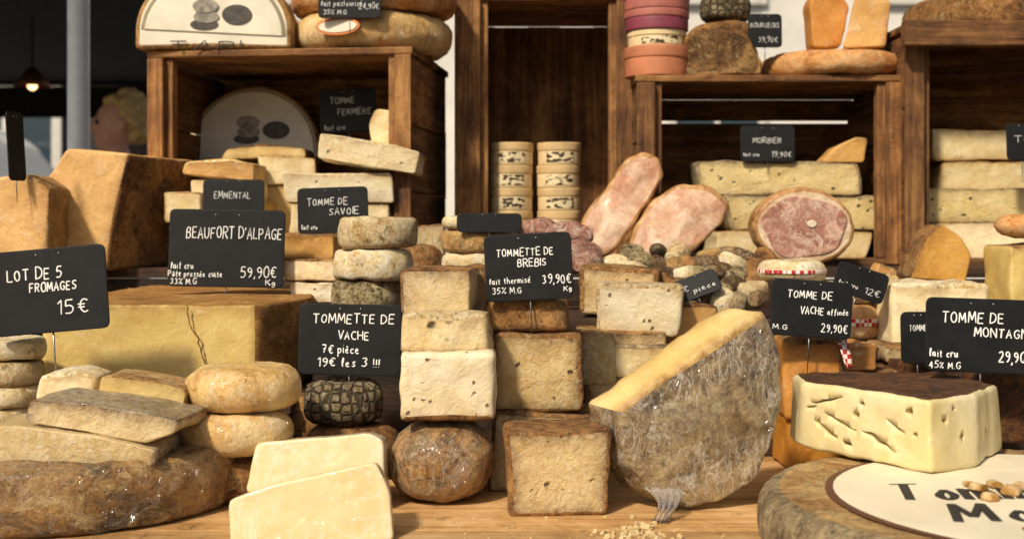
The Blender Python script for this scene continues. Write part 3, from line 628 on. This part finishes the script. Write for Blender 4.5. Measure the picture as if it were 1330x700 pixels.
# ------------------------------------------------------------------ sausages and small dry cheeses
SAUS=[rind_mat('sausage_a','4a3520','94764e','c8b288',44,spot='e0d4b8',bump=.9,pit=.3),rind_mat('sausage_b','3a2412','7c5c36','b49c74',38,spot='ddd0b4',bump=.9),rind_mat('sausage_c','2a1c10','5c4328','8e744e',44,spot='c0ac84',bump=.9)]
NETM=rind_mat('sausage_netted','6a3428','ac7460','dcc0aa',50,spot='f0e4d6',bump=.8,rough=.55,pit=.2)
def sausage(x,y,z,L,r,yaw,pitch,mat,label,name='dried_sausage',ex=.45):
    bm=bmesh.new(); n=14; m=14; rows=[]; sd=random.random()*90
    for i in range(n+1):
        t=i/n; rr=r*max(.12,(math.sin(math.pi*(t*.94+.03)))**ex); row=[]
        for k in range(m):
            a=2*math.pi*k/m; p=Vector((L*(t-.5),rr*math.cos(a),rr*math.sin(a)+.12*L*math.sin(math.pi*t)*.5))
            p*=1+.16*noise.noise(p*70+Vector((sd,0,0)))
            row.append(bm.verts.new(p))
        rows.append(row)
    for a,b in zip(rows,rows[1:]):
        for k in range(m): bm.faces.new((a[k],a[(k+1)%m],b[(k+1)%m],b[k]))
    bm.faces.new(rows[0]); bm.faces.new(rows[-1][::-1]); bmesh.ops.recalc_face_normals(bm,faces=bm.faces[:])
    o=finish(bm,name,[mat]); o.modifiers.new('s','SUBSURF').render_levels=1
    o.location=(x,y,z); o.rotation_euler=(0,math.radians(pitch),math.radians(yaw)); tag(o,label,'sausage','dried sausages piled together'); return o
random.seed(21)
for row,(py,d,n) in enumerate([(395,1.56,9),(378,1.62,9),(360,1.70,9),(345,1.77,8),(332,1.83,6)]):
    for i in range(n):
        px=800+ (200/n)*i+random.uniform(-8,8)+ (20 if row==4 else 0)
        if (i+row)%3!=2:
            w_=random.uniform(14,22); o=W(px-w_,px+w_,d,Z(py+8,d)-C,random.uniform(.016,.026),random.choice(['white','ash','grey','tan','brown','bits']),'small dry round goat cheese in a heap',r=.004,lump=.003,tilt=random.uniform(-28,28),pitch=random.uniform(-10,45),group='small dry cheeses in a heap')
        else:
            sausage(X(px,d),d+random.uniform(-.012,.012),Z(py+random.uniform(-4,4),d),random.uniform(.045,.085),random.uniform(.009,.014),random.uniform(-40,60),random.uniform(-18,18),random.choice(SAUS),'short knobbly dried sausage with white bloom')
for px,py,dd,yw in [(700,302,1.78,10),(738,306,1.76,-20),(752,330,1.72,30),(705,325,1.74,-10),(765,345,1.7,60),(728,345,1.68,15)]:
    sausage(X(px,dd),dd,Z(py,dd),.075,.017,yw,0,NETM,'netted pink sausage with white stripes')
# ------------------------------------------------------------------ right bottom: labelled round + holed cheese
WX,WY=.465,1.06
o=loft('round_cheese',circ(.245,56),.055,[R['grey'],R['tan']],cap=(0,1),side=0,bulge=.005,mode='top',sp=.009,smooth=0,r=.014,lump=.0007)
place(o,WX,WY,C-.29); tag(o,'large round cheese with grey rind and printed paper label on top','cheese')
def flatdisc(name,r,z,mat,parent,loc=(.012,-.018)):
    d=loft(name,circ(r,56),.0006,[mat],side=0,r=.0001,lump=0,fine=0,mode='top',sp=.02,smooth=0,parent=parent); d.location=(loc[0],loc[1],z); return d
LP=plain('label_cream','e3d8bc',.5,vary=.08,scale=14); LB=plain('label_brown','5c3a26',.6)
flatdisc('label_border',.206,.0566,LB,o); flatdisc('label',.199,.0574,LP,o)
# label lettering drawn with thick and thin pen strokes
def penned(text,x,y,z,h,wd_,rot,mat,parent,rad,slant=.22):
    random.seed(hash(text)%7 if False else 2)
    st,wd=strokes(text); sx=wd_/wd; sy=h/6
    cu=bpy.data.curves.new('print','CURVE'); cu.dimensions='3D'; cu.bevel_depth=rad; cu.bevel_resolution=1; cu.use_fill_caps=True
    for pl in st:
        s=cu.splines.new('POLY'); s.points.add(len(pl)-1)
        for i,(a,b) in enumerate(pl):
            q=pl[min(i+1,len(pl)-1)]; p_=pl[max(i-1,0)]
            dx,dy=abs(q[0]-p_[0])*sx,abs(q[1]-p_[1])*sy; thick=.45+.85*dy/(dx+dy+1e-6)
            s.points[i].co=(a*sx+b*sy*slant,b*sy,0,1); s.points[i].radius=thick
    t=bpy.data.objects.new('printed_lettering',cu); link(t); dg=bpy.context.evaluated_depsgraph_get()
    me=bpy.data.meshes.new_from_object(t.evaluated_get(dg)); bpy.data.objects.remove(t); me.materials.clear(); me.materials.append(mat)
    for v in me.vertices: v.co.z*=.12
    t=bpy.data.objects.new('printed_lettering',me); link(t); t.parent=parent; t.location=(x,y,z); t.rotation_euler=(0,0,math.radians(rot)); return t
penned('Tomme',-.143,-.030,.0583,.068,.15,4,INK,o,.0034); penned('Montagne',-.118,-.106,.0583,.066,.24,4,INK,o,.0034)
penned('au lait cru',-.078,-.132,.0583,.022,.07,4,REDINK,o,.0011)
top=[(.386,1.135),(.445,1.175),(.497,1.25),(.475,1.37),(.34,1.375),(.302,1.34),(.296,1.275)]
ox,oy=.39,1.28
seg=[0,0,1,1,1,0,0]
ra=loft('quarter_cheese',[(a-ox,b-oy) for a,b in top],.068,[P['raclette'],R['crust']],seg=seg,cap=(0,1),side=1,mode='top',r=.005,sp=.005,lump=.002,scb=.97)
bm=bmesh.new()
random.seed(5)
def onface(p,q,f,z): return (p[0]+(q[0]-p[0])*f-ox,p[1]+(q[1]-p[1])*f-oy,z)
A_=(.296,1.275); Bc=(.386,1.135); Dc=(.445,1.175); Ec=(.497,1.25)
hl=[]
for f,z,l,h,tl in [(.22,.053,.022,.0011,-.25),(.10,.044,.008,.0012,-.3),(.22,.024,.018,.0022,.45),(.34,.034,.022,.0013,.3),(.46,.044,.0045,.004,0),(.50,.056,.003,.003,0),(.62,.022,.022,.0022,.4),(.74,.038,.013,.0013,.5),(.84,.055,.0042,.0038,0),(.88,.034,.0028,.0026,0),(.40,.014,.006,.0014,.2)]:
    hl.append((onface(A_,Bc,f,z),math.atan2(Bc[1]-A_[1],Bc[0]-A_[0]),l,h,tl))
for f,z,l,h in [(.35,.048,.0042,.0038),(.7,.03,.0026,.0024),(.55,.058,.002,.002)]:
    hl.append((onface(Bc,Dc,f,z),math.atan2(Dc[1]-Bc[1],Dc[0]-Bc[0]),l,h,0))
for f,z,l in [(.4,.03,.0028)]: hl.append((onface(Dc,Ec,f,z),math.atan2(Ec[1]-Dc[1],Ec[0]-Dc[0]),l,l,0))
for loc,an,l,h,tl in hl:
    M=Matrix.Translation(loc)@Matrix.Rotation(an,4,'Z')@Matrix.Rotation(tl,4,'Y')@Matrix.Diagonal((l,.012,h,1))
    r_=bmesh.ops.create_icosphere(bm,subdivisions=3,radius=1,matrix=M)
    s_=random.random()*30
    for v in r_['verts']: v.co+=Vector((0,0,noise.noise(v.co*110+Vector((s_,0,0)))*min(.003,h*1.3)))
cut=finish(bm,'cutter',[P['raclette']])
md=ra.modifiers.new('b','BOOLEAN'); md.operation='DIFFERENCE'; md.object=cut; md.solver='EXACT'
dg=bpy.context.evaluated_depsgraph_get(); me=bpy.data.meshes.new_from_object(ra.evaluated_get(dg)); ra.modifiers.clear(); ra.data=me; bpy.data.objects.remove(cut)
ra.location=(ox,oy,C-.2318); tag(ra,'cut cheese with cracks and brown crust on a labelled round','cheese')
def crumb(bm,p,s):
    r=bmesh.ops.create_icosphere(bm,subdivisions=1,radius=s,matrix=Matrix.Translation(p))
    for v in r['verts']: v.co+=Vector((random.uniform(-1,1),random.uniform(-1,1),random.uniform(-1,.6)))*s*.45
bm=bmesh.new()
for i in range(80):
    crumb(bm,Vector((random.gauss(.115,.018),random.gauss(1.15,.018),TZ+.0015)),random.uniform(.0008,.0040))
for i in range(120): crumb(bm,Vector((random.uniform(-.1,.2),random.uniform(1.05,1.22),TZ+.0006)),random.uniform(.0004,.0014))
o=finish(bm,'cheese_crumbs',[P['hard']],False); o["kind"]="stuff"; tag(o,'small golden cheese crumbs scattered on the table','crumbs')
for i,(px,py,s) in enumerate([(1262,632,.006),(1280,638,.008),(1296,634,.007),(1310,642,.008),(1292,650,.006),(1325,636,.007)]):
    d=.231*F/(py-290); o=loft('cheese_chip',[(-s,0),(s,0),(s*.8,s*.8),(-s*.7,s*.9)],s*1.6,[P['pale']],side=0,r=.001,sp=.003,lump=.001)
    place(o,X(px,d),d,C-.2313,random.uniform(-40,40)); tag(o,'small pale chip of cheese on the paper label','cheese chip','cheese chips on the label')
# ------------------------------------------------------------------ tops of right crates
o=Q([(878,99),(988,99),(990,80),(975,50),(945,30),(905,35),(885,55),(877,70)],2.06,.07,'hard2','brown','cut half cheese with dark veined face and brown rind',rs='all',cap=(0,1),r=.006,name='half_cheese',mats=[rind_mat('dark_cut_face','3a2410','6e4c28','a8824e',20,spot='c0a070'),R['brown']],yaw=-10,group=None,lump=.004)
W(990,1172,2.15,.247,.042,'orange','flat orange round cheese on a crate',r=.014,bulge=.004)
W(905,980,2.2,.247,.11,'brown','tall brown cheese behind a cut half cheese',r=.02,bulge=.004)
W(908,975,2.2,.357,.05,'dark','netted pale cheese on top of another',r=.015)
Q([(1056,62),(1092,62),(1103,10),(1092,-12),(1060,-12),(1052,5)],2.12,.05,'orange','orange','standing orange wedge on a round cheese',rs=(3,),r=.003)
Q([(1096,62),(1150,62),(1157,5),(1140,-15),(1112,-8)],2.08,.05,'gold','orange','standing orange wedge on a round cheese',rs=(1,),r=.003,yaw=-14)
W(1176,1420,2.22,.327,.07,'brown','large brown round cheese on top of a crate',r=.02,bulge=.005)
# ------------------------------------------------------------------ signs
random.seed(3)
sign(-8,322,143,432,1.33,[('LOT DE 5',14,85,362,15),('FROMAGES',42,103,378,12),('15€',76,118,410,20)],'black price sign for five cheeses, handwritten in white',roll=5,rad=.0009,pin=.07)
sign(217,272,368,373,1.64,[('BEAUFORT D\'ALPAGE',240,364,310,15),('lait cru',221,250,350,9),('Pâte pressée cuite',218,288,360,8),('33% M.G',221,255,370,8),('59,90€',312,358,360,14),('Kg',345,357,370,7)],'black price sign on the huge half cheese, handwritten in white',roll=-1,rad=.0008,pin=.03)
sign(263,233,343,277,1.9,[('EMMENTAL',278,325,258,9)],'small black price sign in the crate',rad=.0006,roll=0)
sign(387,243,479,303,1.75,[('TOMME DE',400,452,266,9),('SAVOIE',428,466,279,9),('lait cru',392,412,297,6),('19,90€',445,472,296,7)],'small black price sign beside the stacked rounds',rad=.0007,roll=2,yaw=0,pin=.03)
sign(416,115,490,172,2.12,[('TOMME',430,462,134,8),('FERMIERE',440,483,149,8),('lait cru',422,448,168,7)],'small black price sign inside the crate',rad=.0006,roll=3,pin=.06)
sign(386,395,520,487,1.40,[('TOMMETTE DE',405,510,420,12),('VACHE',438,478,441,11),('7€ pièce',418,465,459,11),('19€ les 3 !!!',412,492,476,11)],'black price sign standing on a dark round cheese',rad=.0008,roll=-1)
sign(632,303,746,390,1.338,[('TOMMETTE DE',648,722,332,10),('BREBIS',675,712,346,10),('lait thermisé',637,690,367,8),('35% M.G',640,678,380,8),('39,90€',706,743,370,12),('Kg',733,743,380,6)],'black price sign above a brown rind piece',rad=.0007,roll=3)
sign(962,163,1033,210,2.09,[('MORBIER',978,1015,186,7),('19,90€',1002,1028,204,7),('lait cru',966,986,203,5)],'small black price sign on a striped cheese',rad=.0006,pin=.02)
sign(999,364,1105,438,1.40,[('TOMME DE',1020,1078,388,10),('VACHE',1038,1068,408,10),('affinée',1073,1100,407,8),('29,90€',1066,1100,430,11),('M.G',1003,1022,430,7)],'black price sign beside the grey half cheese',rad=.0007,roll=-4,pin=.04)
sign(1078,346,1147,386,1.56,[('lait cru',1085,1110,376,6),('12€',1120,1140,378,8)],'small tilted black price sign',rad=.0005,roll=-18)
sign(1171,405,1215,472,1.42,[('TOMME',1182,1205,430,8)],'narrow black price sign behind another',rad=.0005)
sign(1202,388,1348,484,1.30,[('TOMME DE',1223,1303,420,14),('MONTAGNE',1265,1343,438,12),('lait cru',1207,1243,465,10),('45% M.G',1207,1247,480,9),('29,90€',1297,1340,470,14)],'black price sign standing on the holed cheese',rad=.0008,roll=-2,yaw=0)
sign(413,-22,495,24,1.95,[('lait pasteurisé',417,470,8,7),('24,90€',466,492,12,8),('35% M.G',420,450,19,6)],'small black price sign on stacked rounds',rad=.0006,pin=.02)
sign(972,18,1016,62,2.08,[('BOURGEOIS',975,1012,36,6),('39,90€',985,1010,55,7)],'small black price sign on a crate top',rad=.0005,pin=.04)
sign(873,352,942,386,1.53,[('5€',880,900,372,9),('piece',905,935,378,7)],'small tilted black sign lying on the sausages',rad=.0005,roll=20,pitch=-35,pin=.01)
sign(593,277,678,302,1.70,[],'plain black sign behind the stacked rounds',pin=.02)
sign(1308,160,1350,208,2.0,[('TO',1318,1340,185,8)],'small black price sign on a pale slab',rad=.0005,yaw=0)
# ------------------------------------------------------------------ background
def cyl(name,x,y,z0,z1,r,mat,parent=None):
    o=loft(name,circ(r,24),z1-z0,[mat],side=0,r=r*.1,lump=0,fine=0,mode='top',sp=.5,smooth=0,parent=parent); o.location=(x,y,z0); return o
STL=plain('painted_steel','dfe6e8',.4,0,.05); CANV=plain('dark_canvas','1c1a19',.9); CANV2=plain('shade_canvas','5a4a3a',.9)
e=empty('stall_shade_canopy',(0,0,0)); tag(e,'unseen canvas canopy added to shade the stall, on pale steel poles','canopy')
boxes('canopy_roof',[(-1.7,1.9,1.45,3.2,2.55,2.58)],CANV2,.01,e);  # roof out of view, added to darken the back and the crate interiors
for a,b in ((X(102,2.75),2.75),(1.6,2.9),(-1.6,1.55),(1.75,1.55)): cyl('pole',a,b,0,2.549,.024,STL,e)
e=empty('market_canopy',(-3.6,3,0)); tag(e,'dark canvas canopy on poles over a neighbouring stall','canopy')
boxes('canopy_roof',[(-4.5,2.5,.3,6,2.25,2.29)],CANV,.01,e); boxes('valance',[(-4.5,2.5,5.99,6.02,2.02,2.248)],CANV,.005,e)
for a in (-4.3,1.9):
    for b in (.4,5.8): cyl('pole',a,b,0,2.249,.025,METAL,e)
WALLD=plain('dark_plaster','2e2723',.9,scale=3); WALLP=plain('pale_plaster','d8d4cc',.9,scale=2,vary=.08); GLASS=plain('window_glass','30404a',.1); FR=plain('window_frame','c9c5bd',.5)
def house(name,x0,x1,y,z,mat,label,nw,floors):
    e=empty(name,((x0+x1)/2,y,0)); tag(e,label,'building'); hx=(x1-x0)/2
    boxes('wall',[(-hx,hx,0,5,0,z)],mat,0,e); boxes('roof',[(-hx-.3,hx+.3,-.3,5.3,z+.002,z+.35)],WALLD,.02,e)
    for f in range(floors):
        for i in range(nw):
            wx=-hx+(i+.5)*2*hx/nw; wz=1+f*3
            w=boxes('window',[(wx-.5,wx+.5,-.02,-.002,wz,wz+1.6)],GLASS,0,e)
            boxes('frame',[(wx-.6,wx-.5,-.07,-.002,wz-.1,wz+1.7),(wx+.5,wx+.6,-.07,-.002,wz-.1,wz+1.7),(wx-.499,wx+.499,-.07,-.002,wz+1.6,wz+1.7),(wx-.499,wx+.499,-.09,-.002,wz-.1,wz),(wx-.03,wx+.03,-.05,-.021,wz+.001,wz+1.599)],FR,0,w)
house('market_building',-16,-4.15,13,7,WALLD,'dark market building with tall windows',5,2)
house('town_house',-3.9,14,15,10,WALLP,'pale plastered town house with rows of windows',7,3)
VB=plain('van_paint','d5dbe0',.3,coat=.6,vary=.03); TY=plain('tyre_rubber','1a1a1a',.85)
v=empty('parked_van',(-5.6,10.2,0)); tag(v,'white parked delivery van beside the market building','van')
b=loft('body',[(-2.4,.35),(2.3,.35),(2.4,.9),(2.1,1.2),(1.5,1.35),(.95,2.05),(.7,2.15),(-2.35,2.15),(-2.42,1.9)],1.8,[VB],side=0,r=.08,lump=0,fine=0,sp=.15,smooth=1,parent=v)
w=loft('side_window',[(.5,1.35),(1.35,1.35),(.85,1.95),(.5,1.95)],.01,[GLASS],side=0,r=.002,lump=0,fine=0,sp=.1,smooth=0,parent=v); w.location=(0,-.012,0)
w=loft('side_window',[(-2.2,1.35),(.35,1.35),(.35,1.95),(-2.2,1.95)],.01,[plain('glass_blue','5a7c98',.1)],side=0,r=.002,lump=0,fine=0,sp=.1,smooth=0,parent=v); w.location=(0,-.012,0)
for wx in (-1.6,1.5):
    for wy in (-.02,1.6):
        t=loft('wheel',[(a+wx,b_+.33) for a,b_ in circ(.33,28)],.22,[TY],side=0,r=.04,lump=0,fine=0,sp=.1,smooth=0,parent=v); t.location=(0,wy,0)
        rm=loft('rim',[(a+wx,b_+.33) for a,b_ in circ(.19,20)],.24,[METAL],side=0,r=.02,lump=0,fine=0,sp=.1,smooth=0,parent=t); rm.location=(0,-.01,0)
LG=plain('lamp_glass','d8dde0',.1)
boxes('headlight',[(2.28,2.42,.1,.35,.78,.95)],LG,.02,v); boxes('headlight',[(2.28,2.42,1.45,1.7,.78,.95)],LG,.02,v)
boxes('bumper',[(2.3,2.45,.05,1.75,.36,.55)],TY,.03,v)
lm=empty('hanging_lamp',(X(42,6),6,2.249)); tag(lm,'small lit lamp with a metal shade hanging from the canopy','lamp')
c=cyl('cord',0,0,-.26,0,.006,TY,lm)
bm=bmesh.new(); bmesh.ops.create_cone(bm,segments=24,radius1=.09,radius2=.02,depth=.09,cap_ends=False); s=finish(bm,'lamp_shade',[plain('shade_copper','7a4a26',.4,.6)]); s.location=(0,0,-.29); s.parent=lm; s.modifiers.new('s','SOLIDIFY').thickness=.003
EM=NM('bulb_glow'); EM.b.inputs['Emission Color'].default_value=(1,.55,.22,1); EM.b.inputs['Emission Strength'].default_value=5
bm=bmesh.new(); bmesh.ops.create_uvsphere(bm,u_segments=16,v_segments=10,radius=.022); s=finish(bm,'bulb',[EM.m]); s.location=(0,0,-.33); s.parent=lm
# person
def bone(a,ra,b,rb,n=8): return [(tuple(a[i]+(b[i]-a[i])*k/n for i in range(3)),(ra+(rb-ra)*k/n,)*3) for k in range(n+1)]
def blob(name,balls,vox,mat,sm=6,disp=0):
    bm=bmesh.new()
    for c,r in balls:
        bmesh.ops.create_icosphere(bm,subdivisions=2,radius=1,matrix=Matrix.Translation(c)@Matrix.Diagonal((r[0],r[1],r[2],1)))
    o=finish(bm,name,[mat]); m=o.modifiers.new('r','REMESH'); m.mode='VOXEL'; m.voxel_size=vox; m.use_smooth_shade=True
    m=o.modifiers.new('s','SMOOTH'); m.iterations=sm; m.factor=.5
    dg=bpy.context.evaluated_depsgraph_get(); me=bpy.data.meshes.new_from_object(o.evaluated_get(dg)); o.modifiers.clear(); o.data=me
    if disp:
        for v in me.vertices: v.co+=v.normal*noise.noise(Vector((v.co.x*40,v.co.y*40,v.co.z*22)))*disp
    me.polygons.foreach_set('use_smooth',[True]*len(me.polygons)); return o
SKIN=plain('skin','dca184',.5,vary=.06); HAIR=plain('blond_hair','d0aa6c',.7,vary=.5,scale=90,bump=.8); SHIRT=plain('cream_blouse','c8bca2',.85); TROU=plain('dark_trousers','26282e',.9)
def side(s):
    sh=(0,.165*s,1.40); el=(-.03,.22*s,1.13); wr=(-.2,.19*s,1.0); L=bone(sh,.05,el,.038)+bone(el,.036,wr,.025)
    L+=bone(wr,.026,(-.27,.18*s,.98),.03,3)
    for k in range(4): L+=bone((-.28,(.155+.017*k)*s,.98),.009,(-.335-.008*(k%3),(.15+.02*k)*s,.955),.008,5)
    L+=bone((-.23,.16*s,.98),.011,(-.275,.125*s,.955),.009,4)
    L+=bone((0,.09*s,.9),.09,(-.01,.1*s,.5),.06)+bone((-.01,.1*s,.5),.058,(.02,.1*s,.08),.036)+bone((.02,.1*s,.05),.04,(-.14,.11*s,.035),.034)
    return L
body=[((0,0,.93),(.12,.17,.12)),((0,0,1.08),(.10,.14,.13)),((0,0,1.27),(.11,.16,.15)),((0,0,1.38),(.08,.17,.06))]+bone((0,0,1.42),.052,(-.02,0,1.52),.048,4)
body+=[((-.02,0,1.645),(.088,.072,.105)),((-.05,0,1.59),(.055,.052,.06)),((-.078,0,1.555),(.022,.025,.02)),((-.118,0,1.622),(.014,.011,.014)),((-.105,0,1.65),(.012,.01,.022)),((-.101,0,1.59),(.012,.022,.007)),((-.101,0,1.575),(.011,.02,.007)),((0,.074,1.635),(.02,.01,.03)),((0,-.074,1.635),(.02,.01,.03))]
pe=blob('person',body+side(1)+side(-1),.008,SKIN,3)
EYE=plain('eye_dark','201812',.3)
for s in (-1,1):
    bm=bmesh.new(); bmesh.ops.create_uvsphere(bm,u_segments=12,v_segments=8,radius=.011); q=finish(bm,'eye',[EYE]); q.location=(-.096,.03*s,1.648); q.parent=pe
hb=[((.025,0,1.695),(.085,.08,.075)),((.055,0,1.63),(.055,.072,.07)),((-.035,0,1.735),(.045,.055,.025)),((.035,.066,1.66),(.032,.018,.05)),((.035,-.066,1.66),(.032,.018,.05)),((.105,0,1.69),(.035,.035,.035)),((.03,0,1.76),(.05,.05,.022))]
q=blob('hair',hb,.007,HAIR,1,.018); q.parent=pe
tb_=[((0,0,.95),(.135,.185,.1)),((0,0,1.08),(.115,.155,.13)),((0,0,1.27),(.125,.175,.15)),((0,0,1.385),(.095,.18,.06))]
for s in (-1,1): tb_+=bone((0,.165*s,1.40),.062,(-.03,.22*s,1.13),.052)+bone((-.03,.22*s,1.13),.05,(-.13,.205*s,1.05),.042)
q=blob('blouse',tb_,.012,SHIRT,4,.006); q.parent=pe
tr=[((0,0,.88),(.13,.18,.1))]
for s in (-1,1): tr+=bone((0,.09*s,.88),.1,(-.01,.1*s,.5),.075)+bone((-.01,.1*s,.5),.073,(.02,.1*s,.1),.06)
q=blob('trousers',tr,.014,TROU,3,.004); q.parent=pe
pe.location=(X(160,4.9),4.9,0); pe.rotation_euler=(0,0,math.radians(14)); tag(pe,'person with blond hair in a cream blouse, seen in profile','person')
# ------------------------------------------------------------------ light, world, camera
w=bpy.data.worlds.new("World"); sc.world=w; w.use_nodes=True; nt=w.node_tree; bg=nt.nodes['Background']
sky=nt.nodes.new('ShaderNodeTexSky'); sky.sky_type='NISHITA'; sky.sun_disc=False; sky.sun_elevation=math.radians(44); sky.sun_rotation=math.radians(212); sky.air_density=1.2; sky.dust_density=5
nt.links.new(sky.outputs[0],bg.inputs['Color']); bg.inputs['Strength'].default_value=.08
sl=bpy.data.lights.new('sun','SUN'); sl.energy=4.2; sl.angle=math.radians(5); sl.color=(1,.88,.70)
so=bpy.data.objects.new('sun',sl); link(so); so.rotation_euler=(math.radians(46),0,math.radians(-32))
cd=bpy.data.cameras.new('camera'); co=bpy.data.objects.new('camera',cd); link(co)
co.location=(0,0,C); co.rotation_euler=(math.pi/2,0,0); cd.sensor_width=36; cd.lens=F/1330*36; cd.shift_y=-(350-290)/1330; cd.clip_end=500; cd.clip_start=.05
cd.dof.use_dof=True; cd.dof.focus_distance=1.36; cd.dof.aperture_fstop=7
sc.camera=co
sc.view_settings.view_transform='Standard'; sc.view_settings.look='None'; sc.view_settings.exposure=0
